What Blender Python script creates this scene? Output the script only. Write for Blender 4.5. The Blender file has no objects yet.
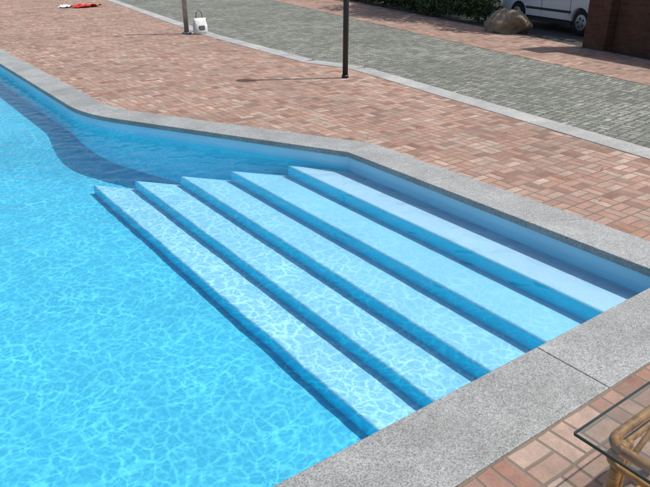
import bpy, bmesh, math, random
import numpy as np
from mathutils import Vector, Matrix, noise as mnoise
from mathutils.geometry import tessellate_polygon
random.seed(4); rng=np.random.default_rng(7)
S=bpy.context.scene
S.view_settings.view_transform='Standard'; S.view_settings.look='None'; S.view_settings.exposure=0
COL=S.collection

# ---------------------------------------------------------------- helpers
def link(o,parent=None):
    COL.objects.link(o)
    if parent: o.parent=parent
    return o
def mesh_obj(name,verts,faces,mat=None,parent=None,smooth=False):
    me=bpy.data.meshes.new(name); me.from_pydata([tuple(v) for v in verts],[],faces); me.update()
    if mat: me.materials.append(mat)
    if smooth:
        for p in me.polygons: p.use_smooth=True
    return link(bpy.data.objects.new(name,me),parent)
def empty(name,loc=(0,0,0),rz=0):
    o=bpy.data.objects.new(name,None); o.location=loc; o.rotation_euler=(0,0,rz); return link(o)
def bm_obj(name,bm,mat=None,parent=None,smooth=False):
    bmesh.ops.recalc_face_normals(bm,faces=bm.faces)
    me=bpy.data.meshes.new(name); bm.to_mesh(me); bm.free()
    if mat: me.materials.append(mat)
    if smooth:
        for p in me.polygons: p.use_smooth=True
    return link(bpy.data.objects.new(name,me),parent)
def prism(bm,poly,z0,z1,bevel=0):
    b=[bm.verts.new((x,y,z0)) for x,y in poly]; t=[bm.verts.new((x,y,z1)) for x,y in poly]
    n=len(poly); fs=[bm.faces.new(t),bm.faces.new(b[::-1])]
    for i in range(n): fs.append(bm.faces.new((b[i],b[(i+1)%n],t[(i+1)%n],t[i])))
    if bevel:
        es=[e for e in fs[0].edges]
        bmesh.ops.bevel(bm,geom=es,offset=bevel,segments=2,affect='EDGES',profile=0.5)
def box(name,c,s,mat,parent=None,bevel=0):
    bm=bmesh.new(); bmesh.ops.create_cube(bm,size=1)
    bmesh.ops.scale(bm,vec=s,verts=bm.verts); bmesh.ops.translate(bm,vec=c,verts=bm.verts)
    if bevel: bmesh.ops.bevel(bm,geom=list(bm.edges),offset=bevel,segments=2,affect='EDGES')
    return bm_obj(name,bm,mat,parent)
def tube(name,pts,r,mat,parent=None,n=10,radii=None):
    pts=[Vector(p) for p in pts]; vs=[];fs=[]
    up=Vector((0,0,1)); prev=None
    for i,p in enumerate(pts):
        d=(pts[min(i+1,len(pts)-1)]-pts[max(i-1,0)]).normalized()
        if prev is None:
            a=d.cross(up)
            if a.length<.1: a=d.cross(Vector((1,0,0)))
            a.normalize()
        else:
            a=(prev-d*prev.dot(d)).normalized()
        prev=a; b=d.cross(a); rr=radii[i] if radii else r
        for k in range(n):
            t=2*math.pi*k/n; vs.append(p+(a*math.cos(t)+b*math.sin(t))*rr)
    for i in range(len(pts)-1):
        for k in range(n): fs.append((i*n+k,i*n+(k+1)%n,(i+1)*n+(k+1)%n,(i+1)*n+k))
    fs.append(tuple(range(n-1,-1,-1))); fs.append(tuple(range((len(pts)-1)*n,len(pts)*n)))
    o=mesh_obj(name,vs,fs,mat,parent,True)
    return o
def sheet(name,outer,holes,z,mat):
    loops=[[Vector((x,y,0)) for x,y in outer]]+[[Vector((x,y,0)) for x,y in h] for h in holes]
    tris=tessellate_polygon(loops); vs=[Vector((v.x,v.y,z)) for l in loops for v in l]
    fs=[]
    for t in tris:
        a,b,c=[vs[i] for i in t]
        if (b-a).cross(c-a).z<0: t=t[::-1]
        fs.append(tuple(t))
    return mesh_obj(name,vs,fs,mat)

# ---------------------------------------------------------------- node helper
class M:
    def __init__(s,name,rough=.7,spec=.3):
        s.m=bpy.data.materials.new(name); s.m.use_nodes=True; s.t=s.m.node_tree; s.N=s.t.nodes; s.L=s.t.links
        s.b=s.N['Principled BSDF']; s.b.inputs['Roughness'].default_value=rough
        s.b.inputs['Specular IOR Level'].default_value=spec
        s.pos=s.N.new('ShaderNodeNewGeometry').outputs['Position']
    def set(s,i,v):
        if hasattr(v,'is_output'): s.L.new(v,i)
        else: i.default_value=v
    def math(s,op,a,b=0,c=0,clamp=False):
        n=s.N.new('ShaderNodeMath'); n.operation=op; n.use_clamp=clamp
        for i,v in enumerate((a,b,c)): s.set(n.inputs[i],v)
        return n.outputs[0]
    def sep(s,v):
        n=s.N.new('ShaderNodeSeparateXYZ'); s.L.new(v,n.inputs[0]); return n.outputs
    def comb(s,x,y,z):
        n=s.N.new('ShaderNodeCombineXYZ')
        for i,v in enumerate((x,y,z)): s.set(n.inputs[i],v)
        return n.outputs[0]
    def noise(s,scale,detail=3,rough=.55,vec=None,col=False):
        n=s.N.new('ShaderNodeTexNoise'); n.inputs['Scale'].default_value=scale; n.inputs['Detail'].default_value=detail
        n.inputs['Roughness'].default_value=rough; s.L.new(vec or s.pos,n.inputs['Vector'])
        return n.outputs['Color' if col else 'Fac']
    def ramp(s,f,stops,interp='LINEAR'):
        n=s.N.new('ShaderNodeValToRGB'); s.L.new(f,n.inputs[0]); r=n.color_ramp; r.interpolation=interp
        while len(r.elements)<len(stops): r.elements.new(.5)
        for e,(p,c) in zip(r.elements,stops):
            e.position=p; e.color=(*c,1) if not isinstance(c,(int,float)) else (c,c,c,1)
        return n.outputs[0]
    def maprange(s,f,a,b,c=0,d=1,smooth=True):
        n=s.N.new('ShaderNodeMapRange'); n.interpolation_type='SMOOTHSTEP' if smooth else 'LINEAR'
        s.L.new(f,n.inputs[0])
        for i,v in ((1,a),(2,b),(3,c),(4,d)): s.set(n.inputs[i],v)
        return n.outputs[0]
    def mix(s,f,a,b,mode='MIX'):
        n=s.N.new('ShaderNodeMix'); n.data_type='RGBA'; n.blend_type=mode
        s.set(n.inputs[0],f)
        for i,v in ((6,a),(7,b)):
            if isinstance(v,tuple) and len(v)==3: v=(*v,1)
            s.set(n.inputs[i],v)
        return n.outputs[2]
    def bump(s,h,st=.3,dist=.01):
        n=s.N.new('ShaderNodeBump'); n.inputs['Strength'].default_value=st; n.inputs['Distance'].default_value=dist
        s.L.new(h,n.inputs['Height']); s.L.new(n.outputs[0],s.b.inputs['Normal'])
    def color(s,c): s.set(s.b.inputs['Base Color'],(*c,1) if isinstance(c,tuple) and len(c)==3 else c)

def simple(name,c,rough=.6,spec=.3,var=.15,scale=6,metal=0,bump=0):
    m=M(name,rough,spec); f=m.noise(scale,4)
    m.color(m.ramp(f,[(.3,tuple(x*(1-var) for x in c)),(.7,tuple(min(1,x*(1+var)) for x in c))]))
    m.b.inputs['Metallic'].default_value=metal
    if bump: m.bump(m.noise(scale*8,3),bump,.01)
    return m.m

def paving(name,cell,stops,mortar,ang=0,gap=.004,n=2,big=.35,jit=.0,bst=.6,bdist=.006):
    m=M(name,.85,.2)
    x,y,z=m.sep(m.pos)[:3]
    ca,sa=math.cos(ang),math.sin(ang)
    X=m.math('ADD',m.math('MULTIPLY',x,ca/cell),m.math('MULTIPLY',y,sa/cell))
    Y=m.math('ADD',m.math('MULTIPLY',x,-sa/cell),m.math('MULTIPLY',y,ca/cell))
    wob=m.noise(3,2,.5)
    X=m.math('ADD',X,m.math('MULTIPLY',wob,.12)); Y=m.math('ADD',Y,m.math('MULTIPLY',m.noise(2.3,2,.5),.12))
    if jit:
        X=m.math('ADD',X,m.math('MULTIPLY',m.noise(22,2,.5),jit)); Y=m.math('ADD',Y,m.math('MULTIPLY',m.noise(19,2,.5),jit))
    ix=m.math('FLOOR',X); iy=m.math('FLOOR',Y); fx=m.math('FRACT',X); fy=m.math('FRACT',Y)
    par=m.math('FRACT',m.math('MULTIPLY',m.math('ADD',ix,iy),.5)); par=m.math('GREATER_THAN',par,.25)
    inv=m.math('SUBTRACT',1,par)
    u=m.math('ADD',m.math('MULTIPLY',fx,inv),m.math('MULTIPLY',fy,par))
    v=m.math('ADD',m.math('MULTIPLY',fy,inv),m.math('MULTIPLY',fx,par))
    vn=m.math('MULTIPLY',v,n); bid=m.math('FLOOR',vn); fv=m.math('FRACT',vn)
    du=m.math('MULTIPLY',m.math('MINIMUM',u,m.math('SUBTRACT',1,u)),cell)
    dv=m.math('MULTIPLY',m.math('MINIMUM',fv,m.math('SUBTRACT',1,fv)),cell/n)
    d=m.math('MINIMUM',du,dv)
    mask=m.maprange(d,gap*.45,gap*1.5)
    wn=m.N.new('ShaderNodeTexWhiteNoise'); wn.noise_dimensions='3D'
    m.L.new(m.comb(ix,iy,m.math('ADD',bid,m.math('MULTIPLY',par,7))),wn.inputs['Vector'])
    c=m.ramp(wn.outputs['Value'],stops)
    f=m.noise(90,4,.7); c=m.mix(.6,c,m.ramp(f,[(.25,.32),(.75,.68)]),'OVERLAY')
    g=m.noise(.55,5,.65); c=m.mix(big,c,m.ramp(g,[(.3,.25),(.7,.8)]),'OVERLAY')
    f2=m.noise(11,4,.7); c=m.mix(.45,c,m.ramp(f2,[(.3,.28),(.7,.72)]),'OVERLAY')
    dirt=m.noise(2.3,6,.7); dm=m.ramp(dirt,[(.42,0.0),(.75,.75)]); c=m.mix(dm,c,tuple(x*.9+.06 for x in mortar))
    sand=m.mix(m.ramp(m.noise(1.4,4,.6),[(.4,0.0),(.65,1.0)]),mortar,tuple(x*1.35 for x in mortar))
    c=m.mix(mask,sand,c); m.color(c)
    h=m.math('ADD',mask,m.math('MULTIPLY',f,.35))
    if jit: h=m.math('ADD',h,m.math('MULTIPLY',wn.outputs['Value'],.6)); h=m.math('ADD',h,m.math('MULTIPLY',f2,.8))
    m.bump(h,bst,bdist)
    return m.m

brick=paving('brick_paving',.20,[(0,(.20,.105,.078)),(.25,(.315,.18,.132)),(.55,(.355,.21,.152)),(.8,(.345,.235,.185)),(1,(.43,.31,.245))],(.16,.128,.102),0,.008,2,.4)
cobble=paving('grey_paving',.19,[(0,(.125,.135,.115)),(.5,(.20,.205,.175)),(1,(.29,.285,.24))],(.09,.095,.078),.12,.012,2,.5,.26,.9,.010)

def granite(name,base):
    m=M(name,.6,.3)
    v=m.N.new('ShaderNodeTexVoronoi'); v.inputs['Scale'].default_value=210; m.L.new(m.pos,v.inputs['Vector'])
    w=m.sep(v.outputs['Color'])[0]
    c=m.ramp(w,[(0,tuple(x*.45 for x in base)),(.25,tuple(x*.82 for x in base)),(.6,base),(1,tuple(min(.75,x*1.35) for x in base))])
    n2=m.noise(45,3,.7); c=m.mix(.35,c,m.ramp(n2,[(.3,.3),(.7,.7)]),'OVERLAY')
    n3=m.noise(1.7,5,.65); c=m.mix(.45,c,m.ramp(n3,[(.3,.25),(.7,.75)]),'OVERLAY')
    n4=m.noise(5,6,.7); c=m.mix(m.ramp(n4,[(.55,0.0),(.8,.5)]),c,(.21,.20,.175))
    at=m.N.new('ShaderNodeAttribute'); at.attribute_name='tone'
    c=m.mix(1,c,m.ramp(at.outputs['Fac'],[(0,.84),(1,1.0)]),'MULTIPLY')
    m.color(c); m.bump(m.noise(260,2),.15,.003)
    return m.m
gran=granite('granite',(.305,.31,.30)); gran2=granite('granite_light',(.39,.385,.365))

def liner(name,c):
    m=M(name,.6,.2)
    n=m.noise(1.2,4); m.color(m.ramp(n,[(.3,tuple(x*.94 for x in c)),(.7,tuple(min(1,x*1.04) for x in c))]))
    return m.m
lin_wall=liner('pool_liner_wall',(.42,.76,.92)); lin_step=liner('pool_liner_step',(.25,.52,.66))  # liner graded by part, painting in the water's absorption with depth
lin_top=liner('pool_liner_top_step',(.38,.54,.67)); lin_floor=liner('pool_liner_floor',(.065,.42,.595)); lin_riser=liner('pool_liner_riser',(.03,.74,.97))  # riser colour raised to stand in for bounced light in its shade
lin_deep=liner('pool_liner_lower_wall',(.12,.78,.97))  # lower wall painted brighter to lift its shade

# ---------------------------------------------------------------- pool outline (metres; y along the stairs' risers, x across)
YF=19.0; XL=-9.0
inner=[(XL,0),(0,0),(0,3.52)]
P0=Vector((-1.50,6.39)); P1=Vector((-1.75,6.87)); P2=Vector((-1.775,7.45))
for i in range(9):
    t=i/8; q=P0*(1-t)**2+P1*2*t*(1-t)+P2*t*t; inner.append((q.x,q.y))
inner+=[(-1.86,YF),(XL,YF)]
def offset(poly,d):
    n=len(poly); out=[]
    for i in range(n):
        p=Vector(poly[i]); a=(p-Vector(poly[i-1])).normalized(); b=(Vector(poly[(i+1)%n])-p).normalized()
        na=Vector((a.y,-a.x)); nb=Vector((b.y,-b.x)); m=(na+nb).normalized(); k=d/max(.3,m.dot(na)); out.append((p.x+m.x*k,p.y+m.y*k))
    return out
W=.41
lip=offset(inner,-.025); outer=offset(inner,W)

# ---- coping slabs
bm=bmesh.new()
lay=bm.faces.layers.float.new('tone')
def slab(poly,bev=.006,z0=-.045,z1=.012):
    before=set(bm.faces); prism(bm,poly,z0,z1,bev); t=random.random()
    for f in bm.faces:
        if f not in before: f[lay]=t
n=len(inner)
def lerp(a,b,t): return (a[0]+(b[0]-a[0])*t,a[1]+(b[1]-a[1])*t)
segs=[]
for i in range(n):
    segs.append((lip[i],lip[(i+1)%n],outer[i],outer[(i+1)%n]))
for si,(i0,i1,o0,o1) in enumerate(segs):
    L=(Vector(i1)-Vector(i0)).length
    if si==0:
        xs=[o0[0],-7.6,-6.2,-4.7,-3.15,-1.42]
        for k in range(len(xs)-1):
            xa,xb=xs[k],xs[k+1]-.004
            ia=(xa if k else i0[0])
            slab([(ia,i0[1]),(xb,i0[1]),(xb,o0[1]),(xa,o0[1])])
        slab([(-1.42,i0[1]),i1,(o1[0]-0.0,o1[1]),(-1.42,o0[1])])
        continue
    if 3<=si<3+7 or L<.5:
        slab([i0,i1,o1,o0],0.004 if L<.5 else .006); continue
    k=max(1,round(L/1.25))
    for j in range(k):
        g=.002/L
        a0,a1=j/k+(g if j else 0),(j+1)/k-(g if j<k-1 else 0)
        slab([lerp(i0,i1,a0),lerp(i0,i1,a1),lerp(o0,o1,a1),lerp(o0,o1,a0)])
coping=bm_obj('pool_coping',bm,gran)

# ---- pool shell (walls, floor, steps)
WZ=-.14; FZ=-.775
vs=[];fs=[];mats=[]
def quad(a,b,c,d,mi):
    k=len(vs); vs.extend([a,b,c,d]); fs.append((k,k+1,k+2,k+3)); mats.append(mi)
for i in range(n):
    a=inner[i]; b=inner[(i+1)%n]
    quad((a[0],a[1],-.05),(b[0],b[1],-.05),(b[0],b[1],-.165),(a[0],a[1],-.165),0)
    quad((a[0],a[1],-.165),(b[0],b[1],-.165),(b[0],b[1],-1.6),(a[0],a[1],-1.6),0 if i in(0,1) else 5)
gx=np.linspace(XL-.05,.05,60); gy=np.linspace(-.05,YF+.05,140)
def floorz(x,y):  # floor shape raised beyond the stairs to narrow the wall's shadow
    t=min(1,max(0,(y-(3.85+1.22*min(3.2,-x) if x>-3.2 else 7.7))/1.6)); t=t*t*(3-2*t); return FZ+.34*t
for i in range(len(gx)-1):
    for j in range(len(gy)-1):
        P=[(gx[i],gy[j]),(gx[i+1],gy[j]),(gx[i+1],gy[j+1]),(gx[i],gy[j+1])]
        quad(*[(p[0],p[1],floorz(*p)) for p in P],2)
sx=[0,.44,.875,1.28,1.67,2.04]
sz=[-.205,-.325,-.442,-.555,-.665,FZ]
def ye(x): return 3.52+1.22*x
nb=.022; NT=150
def wob(k,y): # refraction wobble of rippled water, built into the shape of the nosings
    return .45*((.002+.0016*k)*mnoise.noise(Vector((y*3.6,k*7.3,0)))*2+(.001+.001*k)*mnoise.noise(Vector((y*9,k*3.1,5)))*2)
def line(k,off):
    xk=sx[k]+off; out=[]
    for i in range(NT+1):
        y=ye(xk)*i/NT; out.append((-(xk+(wob(k,y) if k else 0)),y))
    return out
def strip(A,za,B,zb,mi):
    for i in range(NT):
        quad((A[i][0],A[i][1],za),(A[i+1][0],A[i+1][1],za),(B[i+1][0],B[i+1][1],zb),(B[i][0],B[i][1],zb),mi)
for k in range(5):
    x0,x1=sx[k],sx[k+1]; z=sz[k]; zn=sz[k+1]
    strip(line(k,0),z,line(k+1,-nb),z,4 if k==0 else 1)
    pv=(-nb,z)
    for q in range(1,4):
        t=q/3*math.pi/2; no=-nb+nb*math.sin(t); nz=z-nb+nb*math.cos(t)
        strip(line(k+1,pv[0]),pv[1],line(k+1,no),nz,1 if q<3 else 3); pv=(no,nz)
    strip(line(k+1,0),pv[1],line(k+1,0),zn-.001,3)
    quad((-x0,ye(x0),z),(-x1,ye(x1),z),(-x1,ye(x1),FZ-.2),(-x0,ye(x0),FZ-.2),3)
pool=mesh_obj('swimming_pool',vs,fs,lin_wall)
for m_ in (lin_step,lin_floor,lin_riser,lin_top,lin_deep): pool.data.materials.append(m_)
for p,mi in zip(pool.data.polygons,mats): p.material_index=mi

# ---- water with real ripples
def axis(segs):
    out=[]
    for a,b,s in segs: out+=list(np.arange(a,b-1e-6,s))
    out.append(segs[-1][1]); return np.array(out)
ax=axis([(XL-.03,-6.0,.05),(-6.0,.03,.022)]); ay=axis([(-.03,8,.022),(8,YF+.03,.045)])
X,Y=np.meshgrid(ax,ay,indexing='ij'); Z=np.zeros_like(X); slope2=0
for i in range(60):
    lam=.13*(3.6**rng.random()); k=2*math.pi/lam; th=rng.random()*2*math.pi
    s=(.5+rng.random())*(1 if lam<.3 else .8); 
    wx,wy=rng.random()*6.28,rng.random()*6.28
    ph=rng.random()*6.28+.7*np.sin(X*1.3+wx)+.7*np.sin(Y*1.1+wy)
    Z+=s/k*np.sin(k*(math.cos(th)*X+math.sin(th)*Y)+ph); slope2+=s*s/2
Z*=.055/math.sqrt(slope2)
Z+=WZ
nx_,ny_=X.shape; V=np.stack([X,Y,Z],-1).reshape(-1,3)
ii,jj=np.meshgrid(np.arange(nx_-1),np.arange(ny_-1),indexing='ij'); a=(ii*ny_+jj).ravel()
F=np.stack([a,a+ny_,a+ny_+1,a+1],1)
me=bpy.data.meshes.new('water'); me.vertices.add(len(V)); me.vertices.foreach_set('co',V.ravel())
me.loops.add(F.size); me.loops.foreach_set('vertex_index',F.ravel()); me.polygons.add(len(F))
me.polygons.foreach_set('loop_start',np.arange(0,F.size,4)); me.polygons.foreach_set('use_smooth',np.ones(len(F),bool))
me.update(); me.validate()
water=link(bpy.data.objects.new('water',me))
# clear water: tinted transmission with caustic light painted into its colour, plus Fresnel reflection
wm=M('water'); wm.N.remove(wm.b)
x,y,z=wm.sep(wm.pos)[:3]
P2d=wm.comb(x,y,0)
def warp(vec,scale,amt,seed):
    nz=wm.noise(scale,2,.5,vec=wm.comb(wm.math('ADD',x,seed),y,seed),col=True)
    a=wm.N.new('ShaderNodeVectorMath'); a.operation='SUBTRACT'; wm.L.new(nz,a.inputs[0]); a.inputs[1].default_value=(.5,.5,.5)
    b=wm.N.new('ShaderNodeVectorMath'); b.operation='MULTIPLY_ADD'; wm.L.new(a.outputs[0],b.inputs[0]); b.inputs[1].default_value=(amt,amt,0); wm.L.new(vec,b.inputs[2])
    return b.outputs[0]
def caustic_web(scale,amt,seed,w):
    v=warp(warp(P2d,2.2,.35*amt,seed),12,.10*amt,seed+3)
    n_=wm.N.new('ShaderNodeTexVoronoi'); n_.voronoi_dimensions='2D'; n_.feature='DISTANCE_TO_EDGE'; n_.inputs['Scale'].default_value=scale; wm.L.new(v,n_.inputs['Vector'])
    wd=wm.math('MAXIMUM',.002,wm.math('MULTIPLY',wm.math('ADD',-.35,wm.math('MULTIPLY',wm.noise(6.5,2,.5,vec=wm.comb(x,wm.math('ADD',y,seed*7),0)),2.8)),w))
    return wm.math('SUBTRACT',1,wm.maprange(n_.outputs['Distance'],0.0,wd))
w1=caustic_web(11.0,1,1.3,.16); w2=caustic_web(18.5,1,9.1,.15)
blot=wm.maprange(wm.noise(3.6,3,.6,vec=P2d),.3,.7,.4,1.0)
caustic_net=wm.math('MULTIPLY',wm.math('ADD',wm.math('MULTIPLY',w1,.95),wm.math('MULTIPLY',w2,.55)),blot,clamp=True)
amp=wm.maprange(x,-.35,-2.3,.12,1.0)  # painted caustics fade out towards the shallow steps
fac=wm.math('ADD',wm.math('MULTIPLY',wm.math('SUBTRACT',caustic_net,.25),amp),.25,clamp=True)
caustic_tint=wm.mix(fac,(.70,.85,.91),(1.30,1.22,1.12))
tr=wm.N.new('ShaderNodeBsdfTransparent'); wm.L.new(caustic_tint,tr.inputs[0])
gs=wm.N.new('ShaderNodeBsdfGlossy'); gs.inputs['Roughness'].default_value=.03
fr=wm.N.new('ShaderNodeFresnel'); fr.inputs[0].default_value=1.333
bf=wm.N.new('ShaderNodeNewGeometry'); ff=wm.math('MULTIPLY',fr.outputs[0],wm.math('SUBTRACT',1,bf.outputs['Backfacing']))
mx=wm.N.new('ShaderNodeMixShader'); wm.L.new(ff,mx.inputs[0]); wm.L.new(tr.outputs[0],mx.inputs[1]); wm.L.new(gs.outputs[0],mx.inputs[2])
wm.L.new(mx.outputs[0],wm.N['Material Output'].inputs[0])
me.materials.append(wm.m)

# ---------------------------------------------------------------- ground sheets
edge=[(1.2,-7),(1.75,-3),(2.36,1.5),(3.15,7.5),(2.87,8.7),(3.15,13.4),(4.7,24),(7.5,44)]
hole=offset(inner,.2)
soil=M('soil_and_grass',.95,.1)
nn=soil.noise(.8,6,.7); soil.color(soil.mix(soil.ramp(nn,[(.4,0.0),(.6,1.0)]),(.06,.055,.04),(.05,.075,.025))); soil.bump(soil.noise(30,4),.6,.03)
sheet('ground',[(-150,-150),(150,-150),(150,150),(-150,150)],[hole],-.016,soil.m)
sheet('brick_deck',[(-22,-7)]+edge+[(-22,44)],[hole],0,brick)
inn=[(6.0,-7),(4.2+.5,-2),(6.1,3.6),(8.0,11.7),(11.2,25),(16,44)]
out2=[(7.3,-7),(6.6,-2),(8.2,4.0),(11.3,14.5),(14.4,25),(20,44)]
sheet('grey_paved_path',[(p[0]-.1,p[1]) for p in edge]+[(p[0]+.1,p[1]) for p in inn[::-1]],[],-.008,cobble)
sheet('brick_footpath',inn+out2[::-1],[],-.003,brick)
asph=simple('asphalt',(.05,.05,.048),.9,.2,.3,40,0,.5)
sheet('road',[(p[0]+.0,p[1]) for p in out2]+[(26,44),(18,-7)],[],-.010,asph)
bm=bmesh.new(); lay=bm.faces.layers.float.new('tone')
for i in range(len(edge)-1):
    a=Vector(edge[i]); b=Vector(edge[i+1]); d=(b-a); L=d.length; d.normalize(); nrm=Vector((d.y,-d.x)); k=max(1,round(L/.9))
    for j in range(k):
        p=a+d*(L*j/k+.003); q=a+d*(L*(j+1)/k-.003); w=.34
        slab([tuple(p),tuple(q),tuple(q+nrm*w),tuple(p+nrm*w)],.005,-.04,.008)
bm_obj('granite_edging',bm,gran2)

vs=[];fs=[]
for i in range(90):
    for _ in range(50):
        px=random.uniform(-6,6); py=random.uniform(-2,14)
        if px>.5 or py<-.45: break
    s=random.uniform(.010,.024); a=random.random()*6.28; k=len(vs)
    for q,rr in ((0,1),(1.2,.55),(math.pi,1),(math.pi+1.2,.55)):
        vs.append((px+s*rr*math.cos(a+q),py+s*rr*math.sin(a+q),.016+random.uniform(0,.006)))
    fs.append((k,k+1,k+2,k+3))
mesh_obj('fallen_leaves',vs,fs,simple('dry_leaf',(.13,.085,.035),.8,.1,.4,3))

# ---------------------------------------------------------------- posts
dark=simple('dark_painted_metal',(.018,.018,.02),.45,.5,.1,10)
steel=simple('galvanised_steel',(.33,.33,.33),.4,.5,.15,9,.7)
L=empty('lamp_post',(2.57,6.94,0))
tube('shaft',[(0,0,0),(0,0,2.25)],.046,dark,L,16)
tube('collar',[(0,0,.0),(0,0,.05)],.058,dark,L,16)
tube('lamp_head',[(0,0,2.25),(0,0,2.3),(0,0,2.42),(0,0,2.5),(0,0,2.53)],.1,dark,L,20,[.05,.10,.12,.14,.03])
Sh=empty('shower_post',(2.95,13.98,0))
tube('column',[(0,0,.008),(0,0,2.2)],.06,steel,Sh,16)
tube('base_plate',[(0,0,.008),(0,0,.04)],.12,steel,Sh,20)
tube('shower_arm',[(0,0,2.15),(-.05,-.05,2.27),(-.2,-.1,2.3),(-.33,-.16,2.2)],.018,steel,Sh,8)
tube('shower_head',[(-.33,-.16,2.2),(-.36,-.17,2.15),(-.37,-.175,2.13)],.05,steel,Sh,14,[.02,.07,.07])
tube('valve',[(-.04,-.04,1.05),(-.12,-.08,1.05)],.03,steel,Sh,10)
def blob(name,c,s,mat,seed,amp=.18,sub=3,parent=None,fr=2.2):
    bm=bmesh.new(); bmesh.ops.create_icosphere(bm,subdivisions=sub,radius=1)
    for v in bm.verts:
        d=mnoise.fractal(v.co*fr*.5+Vector((seed,seed*2,0)),1.0,2.0,4); v.co*=1+amp*d*2
        v.co.x*=s[0]; v.co.y*=s[1]; v.co.z*=s[2]
        if v.co.z<-s[2]*.6: v.co.z=-s[2]*.6
        v.co+=Vector(c)+Vector((0,0,s[2]*.6))
    return bm_obj(name,bm,mat,parent,True)
bag=empty('beach_bag',(3.22,13.75,.008))
cloth=simple('white_cloth',(.68,.68,.66),.85,.1,.12,12,0,.4)
bm=bmesh.new(); rows=[]
for z_,rx,ry in ((0,.15,.10),(.06,.18,.12),(.2,.17,.10),(.32,.16,.06),(.37,.17,.03)):
    rows.append([bm.verts.new((rx*math.copysign(abs(math.cos(t))**.6,math.cos(t))+.01*math.sin(5*t+z_*20),ry*math.copysign(abs(math.sin(t))**.6,math.sin(t)),z_)) for t in np.linspace(0,2*math.pi,24,endpoint=False)])
for a_,b_ in zip(rows,rows[1:]):
    for k in range(24): bm.faces.new((a_[k],a_[(k+1)%24],b_[(k+1)%24],b_[k]))
bm.faces.new(rows[0]); bm.faces.new(rows[-1]); bm_obj('body',bm,cloth,bag,True)
strap=simple('bag_strap',(.12,.12,.13))
tube('strap',[(-.09,.02,.34),(-.07,.02,.50),(0,.02,.56),(.07,.02,.50),(.09,.02,.34)],.012,strap,bag,8)
box('pocket',(0,-.105,.14),(.16,.03,.12),strap,bag,.01)

def towel(name,c,w,h,rz,mat):
    vs=[];fs=[];n1,n2=26,16
    for i in range(n1):
        for j in range(n2):
            x=(i/(n1-1)-.5)*w; y=(j/(n2-1)-.5)*h
            z=.03+.12*abs(mnoise.noise(Vector((x*5,y*5,3))))+.03*mnoise.noise(Vector((x*14,y*14,1)))
            vs.append((x+.05*mnoise.noise(Vector((y*4,0,0))),y+.05*mnoise.noise(Vector((x*4,3,0))),max(.006,z)))
    for i in range(n1-1):
        for j in range(n2-1): fs.append((i*n2+j,(i+1)*n2+j,(i+1)*n2+j+1,i*n2+j+1))
    o=mesh_obj(name,vs,fs,mat,None,True); o.location=c; o.rotation_euler[2]=rz; return o
towel('beach_towel',(3.3,23.3,0),1.0,.6,.3,simple('red_towel',(.5,.03,.03),.95,.05,.2,20))
towel('beach_towel.001',(2.7,23.6,0),.7,.35,1.0,simple('white_towel',(.7,.68,.66),.95,.05,.1,20))

# ---------------------------------------------------------------- boulder
m=M('rock',.9,.2); nz=m.noise(5,8,.7); m.color(m.ramp(nz,[(.3,(.12,.09,.06)),(.5,(.26,.20,.14)),(.7,(.36,.30,.22))])); m.bump(m.noise(14,8,.7),.8,.05)
bo=blob('boulder',(9.85,9.55,-.05),(.46,.52,.38),m.m,5.3,.22,4)

# ---------------------------------------------------------------- brick pillar and wall
def wallbrick():
    m=M('brown_brick_wall',.9,.15)
    x,y,z=m.sep(m.pos)[:3]
    b=m.N.new('ShaderNodeTexBrick'); b.inputs['Scale'].default_value=1; b.inputs['Brick Width'].default_value=.24; b.inputs['Row Height'].default_value=.075
    b.inputs['Mortar Size'].default_value=.006; b.inputs['Color1'].default_value=(.085,.036,.024,1); b.inputs['Color2'].default_value=(.12,.052,.034,1); b.inputs['Mortar'].default_value=(.08,.06,.05,1)
    m.L.new(m.comb(m.math('ADD',x,y),z,0),b.inputs['Vector'])
    c=m.mix(.4,b.outputs['Color'],m.ramp(m.noise(8,5,.7),[(.3,.3),(.7,.7)]),'OVERLAY'); m.color(c); m.bump(m.math('SUBTRACT',1,b.outputs['Fac']),.5,.01); return m.m
wb=wallbrick()
Wl=empty('brick_wall',(8.9,6.72,-.01),math.radians(-10))
box('pillar',(.3,-.3,1.0),(.6,.6,2.0),wb,Wl,.01)
box('pillar_cap',(.3,-.3,2.04),(.7,.7,.08),gran2,Wl,.01)
box('wall_run',(.36,-4.61,.85),(.3,8.0,1.7),wb,Wl,.008)
box('coping',(.36,-4.61,1.74),(.38,8.0,.07),gran2,Wl,.01)

# ---------------------------------------------------------------- car
paint=M('car_paint_white',.25,.6); paint.color((.55,.56,.56)); paint.b.inputs['Coat Weight'].default_value=.6; paint=paint.m
glassd=simple('dark_window_glass',(.02,.025,.03),.06,.8,.05,2); rub=simple('tyre_rubber',(.02,.02,.02),.85,.2); trim=simple('black_trim',(.025,.025,.025),.6,.3)
hub=simple('wheel_rim',(.30,.30,.31),.4,.5,.05,8,.6); lampw=simple('headlight_glass',(.6,.62,.65),.1,.7); lampr=simple('tail_light',(.4,.02,.02),.2,.6)
car=empty('parked_car',(11.75,9.0,-.01),math.radians(-15))
prof=[(-2.0,.32),(-2.05,.55),(-1.98,.80),(-1.75,.92),(-.95,1.0),(1.45,1.02),(1.93,.95),(2.03,.70),(2.02,.34)]
arch=lambda cy:[(cy+.36*math.cos(t),.30+.36*math.sin(t)) for t in np.linspace(0,math.pi,10)]
low=[(2.0,.24)]+arch(1.28)+arch(-1.28)+[(-1.95,.24)]
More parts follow.
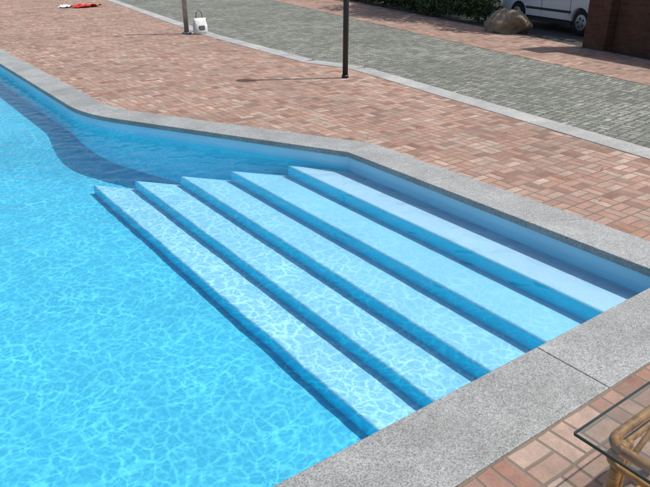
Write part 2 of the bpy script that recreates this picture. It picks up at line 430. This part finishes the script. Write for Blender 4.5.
def loft(bm,poly,xs,insets):
    rows=[]; cz=.6
    for x,i in zip(xs,insets):
        rows.append([bm.verts.new((x,y*(1-i*.5),cz+(z-cz)*(1-i))) for y,z in poly])
    for a,b in zip(rows,rows[1:]):
        for k in range(len(poly)): bm.faces.new((a[k],a[(k+1)%len(poly)],b[(k+1)%len(poly)],b[k]))
    bm.faces.new(rows[0]); bm.faces.new(rows[-1][::-1])
bm=bmesh.new(); loft(bm,prof+low,[-.83,-.80,-.72,.72,.80,.83],[.10,.03,0,0,.03,.10])
bm_obj('body',bm,paint,car)
green=[(-1.05,.98),(-.45,1.38),(.2,1.45),(1.0,1.42),(1.6,1.0)]
bm=bmesh.new(); rw=[]
for x in (-.74,.74):
    rw.append([bm.verts.new((x*(1-.16*(z>1.1)),y,z)) for y,z in green])
for k in range(4): bm.faces.new((rw[0][k],rw[0][k+1],rw[1][k+1],rw[1][k]))
bm.faces.new(rw[0]); bm.faces.new(rw[1][::-1]); bm_obj('cabin_glass',bm,glassd,car)
bm=bmesh.new(); prism(bm,[(-.6,-.42),(.6,-.42),(.62,1.0),(-.62,1.0)],1.40,1.475,.02); bm_obj('roof',bm,paint,car)
for sxx in (-1,1):
    for nm,(y0,z0),(y1,z1) in (('a_pillar',(-1.05,.99),(-.45,1.41)),('b_pillar',(.25,.99),(.25,1.43)),('c_pillar',(1.55,1.0),(.98,1.43))):
        tube(nm,[(sxx*.755,y0,z0),(sxx*.64,y1,z1)],.035,paint,car,8)
    for cy in (-1.28,1.28):
        tube('tyre',[(sxx*.62,cy,.31),(sxx*.64,cy,.31),(sxx*.80,cy,.31),(sxx*.82,cy,.31)],.3,rub,car,28,[.27,.31,.31,.28])
        tube('wheel_rim',[(sxx*.815,cy,.31),(sxx*.826,cy,.31)],.2,hub,car,20,[.2,.18])
        for q in range(5):
            t=q*2*math.pi/5; box('spoke',(sxx*.832,cy+.1*math.cos(t),.31+.1*math.sin(t)),(.012,.05,.05),trim,car,.004)
    box('side_moulding',(sxx*.832,0,.52),(.02,1.8,.06),trim,car,.006)
    box('sill',(sxx*.80,0,.25),(.06,1.9,.08),trim,car,.01)
    box('door_seam',(sxx*.829,.25,.68),(.008,.012,.5),trim,car); box('door_seam_b',(sxx*.829,-.85,.68),(.008,.012,.5),trim,car)
    box('door_handle',(sxx*.84,.05,.82),(.025,.16,.03),trim,car,.008)
    box('mirror',(sxx*.90,-.72,1.02),(.16,.1,.12),paint,car,.03)
    box('headlight',(sxx*.6,-2.02,.66),(.3,.06,.14),lampw,car,.02); box('tail_light',(sxx*.66,2.02,.74),(.2,.05,.22),lampr,car,.02)
box('front_bumper',(0,-2.06,.42),(1.5,.1,.18),trim,car,.03); box('rear_bumper',(0,2.06,.42),(1.5,.1,.18),trim,car,.03)
box('grille',(0,-2.04,.62),(.7,.04,.1),trim,car,.01); box('underbody',(0,0,.26),(1.3,3.6,.1),trim,car,.02)

# ---------------------------------------------------------------- foliage
def leafmat(name,c1,c2):
    m=M(name,.65,.25); o=m.noise(2.2,3); 
    w=m.N.new('ShaderNodeTexWhiteNoise'); g=m.N.new('ShaderNodeNewGeometry'); m.L.new(g.outputs['Random Per Island'],w.inputs['Vector'])
    f=m.math('ADD',m.math('MULTIPLY',o,.6),m.math('MULTIPLY',w.outputs['Value'],.4)); m.color(m.ramp(f,[(.3,c1),(.7,c2)]))
    return m.m
leaf=leafmat('foliage',(.025,.045,.012),(.065,.095,.03))
bark=simple('bark',(.09,.065,.045),.95,.1,.3,12,0,.8)
def leaves(name,centers,radii,count,size,mat,parent=None):
    cs=np.array(centers); rs=np.array(radii); idx=rng.integers(0,len(cs),count)
    d=rng.normal(size=(count,3)); d/=np.linalg.norm(d,axis=1)[:,None]
    r=rng.random(count)**.45; p=cs[idx]+d*rs[idx]*r[:,None]
    u=rng.normal(size=(count,3)); u/=np.linalg.norm(u,axis=1)[:,None]
    w=np.cross(u,rng.normal(size=(count,3))); w/=np.linalg.norm(w,axis=1)[:,None]
    s=size*(.6+.8*rng.random(count))[:,None]
    V=np.stack([p-u*s,p+w*s*.45,p+u*s,p-w*s*.45],1).reshape(-1,3); V[:,2]=np.maximum(V[:,2],.0)
    return mesh_obj(name,V.tolist(),[(4*i,4*i+1,4*i+2,4*i+3) for i in range(count)],mat,parent)
def tree(x,y,h,R,seed):
    random.seed(seed); T=empty('deciduous_tree',(x,y,-.02)); 
    tube('trunk',[(0,0,0),(.05,.03,h*.2),(-.04,.08,h*.4),(.03,0,h*.62)],.2,bark,T,12,[.26,.2,.16,.09])
    cs=[];rs=[]
    for i in range(11):
        a=i*2.4+random.random(); e=random.uniform(.15,1.0); rr=R*random.uniform(.45,.85)*(1.15-e*.5)
        z=h*(.48+.42*e); end=(rr*math.cos(a),rr*math.sin(a),z); st=(0,.03,h*random.uniform(.25,.55))
        mid=tuple((s+t)/2+random.uniform(-.15,.15) for s,t in zip(st,end))
        tube('limb',[st,mid,end],.05,bark,T,7,[.08,.05,.02])
        cs.append(end); rs.append((R*random.uniform(.3,.45),)*2+(R*random.uniform(.22,.34),))
    cs.append((0,0,h*.8)); rs.append((R*.5,R*.5,R*.4))
    leaves('crown',cs,rs,14000,.12,leaf,T)
tree(14.6,8.2,6.0,3.3,2); tree(15.6,13.6,7.0,3.8,5); tree(14.6,1.6,6.5,3.0,9); tree(19,22,8,3.8,11)
def bush(name,pts,h,w,count):
    cs=[];rs=[]
    for (a,b) in zip(pts,pts[1:]):
        k=int((Vector(b)-Vector(a)).length/.5)+1
        for i in range(k):
            q=lerp(a,b,i/k); cs.append((q[0]+random.uniform(-.2,.2),q[1],h*random.uniform(.35,.6))); rs.append((w*random.uniform(.7,1.1),.5,h*random.uniform(.4,.55)))
    return leaves(name,cs,rs,count,.06,leaf)
bush('hedge',[(10.9,11.3),(12.3,17),(14.2,24)],.9,.55,17000)
bush('hedge.001',[(-16,27),(-6,32),(3.2,35)],1.8,.8,12000)
bush('hedge.002',[(20,-4),(21,10),(23,24),(24,34)],2.2,1.0,16000)

# ---------------------------------------------------------------- rattan table with glass top
rat=M('rattan',.5,.4); x,y,z=rat.sep(rat.pos)[:3]
st=rat.noise(60,3,.6,vec=rat.comb(rat.math('MULTIPLY',x,.3),rat.math('MULTIPLY',y,.3),z)); rat.color(rat.ramp(st,[(.3,(.20,.09,.032)),(.55,(.40,.21,.08)),(.8,(.52,.32,.14))])); rat.bump(st,.3,.003); rat=rat.m
gl=bpy.data.materials.new('table_glass'); gl.use_nodes=True; t=gl.node_tree; t.nodes.clear()
tr=t.nodes.new('ShaderNodeBsdfTransparent'); tr.inputs[0].default_value=(.80,.87,.85,1); gs=t.nodes.new('ShaderNodeBsdfGlossy'); gs.inputs['Roughness'].default_value=.02
fr=t.nodes.new('ShaderNodeLayerWeight'); fr.inputs[0].default_value=.35; mx=t.nodes.new('ShaderNodeMixShader'); o=t.nodes.new('ShaderNodeOutputMaterial')
t.links.new(fr.outputs[0],mx.inputs[0]); t.links.new(tr.outputs[0],mx.inputs[1]); t.links.new(gs.outputs[0],mx.inputs[2]); t.links.new(mx.outputs[0],o.inputs[0])
TB=empty('rattan_table',(-2.45,-.82,0)); hz=.55; wS=.95
mesh_obj('glass_top',[(0,0,hz),(0,-wS,hz),(wS,-wS,hz),(wS,0,hz)],[(0,1,2,3)],gl,TB)
eg=simple('glass_edge_dark',(.02,.045,.04),.2,.6)
for nm,c,s in (('glass_edge_a',(wS/2,.002,hz-.004),(wS,.004,.011)),('glass_edge_b',(-.002,-wS/2,hz-.004),(.004,wS,.011)),('glass_edge_c',(wS/2,-wS-.002,hz-.004),(wS,.004,.011)),('glass_edge_d',(wS+.002,-wS/2,hz-.004),(.004,wS,.011))): box(nm,c,s,eg,TB)
i0,i1=.075,wS-.075; zt=hz-.022
corn=[(i0,-i0),(i1,-i0),(i1,-i1),(i0,-i1)]
def rounded(cs,r,z):
    pts=[]
    for k in range(4):
        p=Vector(cs[k]); a=(Vector(cs[k-1])-p).normalized(); b=(Vector(cs[(k+1)%4])-p).normalized()
        for i in range(6):
            t_=i/5; q=(p+a*r)*(1-t_)**2+p*2*t_*(1-t_)+(p+b*r)*t_*t_; pts.append((q.x,q.y,z))
    return pts+[pts[0],pts[1]]
tube('top_ring',rounded(corn,.06,zt),.017,rat,TB,12)
tube('top_ring_lower',rounded(corn,.06,zt-.07),.013,rat,TB,12)
tube('shelf_ring',rounded([(c[0]*.9+.03,c[1]*.9-.03) for c in corn],.1,.16),.014,rat,TB,12)
for cx,cy in corn:
    ix=.035 if cx==i0 else -.035; iy=-.035 if cy==-i0 else .035
    tube('leg',[(cx+ix,cy+iy,zt),(cx+ix*.9,cy+iy*.9,.3),(cx+ix*.3,cy+iy*.3,0)],.020,rat,TB,12)
    tube('leg_inner',[(cx+ix*1.8,cy+iy*1.2,zt),(cx+ix*1.6,cy+iy*1.2,.3),(cx+ix*.9,cy+iy*.6,0)],.013,rat,TB,10)
    for zz in (.1,.3,.48): tube('binding',[(cx+ix*.8,cy+iy*.8,zz-.02),(cx+ix*.85,cy+iy*.85,zz+.02)],.025,rat,TB,12)
for (ax_,ay_),(bx_,by_) in zip(corn,corn[1:]+corn[:1]):
    P=Vector((ax_,ay_,0)); Q=Vector((bx_,by_,0)); pts=[]
    ctr=Vector((wS/2,-wS/2,0))
    for i in range(13):
        t_=i/12; q=P.lerp(Q,t_); q=q+(ctr-q)*.06; q.z=.2+.29*math.sin(math.pi*t_)**.6; pts.append(q)
    tube('arched_brace',pts,.011,rat,TB,8)

# ---------------------------------------------------------------- light, sky, camera
E=math.radians(56); hd=Vector((.886,-.464)).normalized()
sd=Vector((hd.x*math.cos(E),hd.y*math.cos(E),math.sin(E)))
sl=bpy.data.lights.new('sun','SUN'); sl.energy=4.6; sl.angle=math.radians(.6); sl.color=(1,.965,.91)
so=link(bpy.data.objects.new('sun',sl)); so.rotation_euler=sd.to_track_quat('Z','Y').to_euler(); so.location=(5,-5,20)
w=bpy.data.worlds.new('World'); S.world=w; w.use_nodes=True; t=w.node_tree
sk=t.nodes.new('ShaderNodeTexSky'); sk.sky_type='NISHITA'; sk.sun_disc=False; sk.sun_elevation=E; sk.sun_rotation=math.atan2(hd.x,hd.y); sk.dust_density=2.5
t.links.new(sk.outputs[0],t.nodes['Background'].inputs[0]); t.nodes['Background'].inputs[1].default_value=.15
cam=bpy.data.cameras.new('camera'); cam.lens=35.3; cam.sensor_width=36; cam.clip_end=600
co=link(bpy.data.objects.new('camera',cam)); co.location=(-4.076,-1.664,2.0); co.rotation_euler=(math.radians(65),0,math.radians(-35.9)); S.camera=co
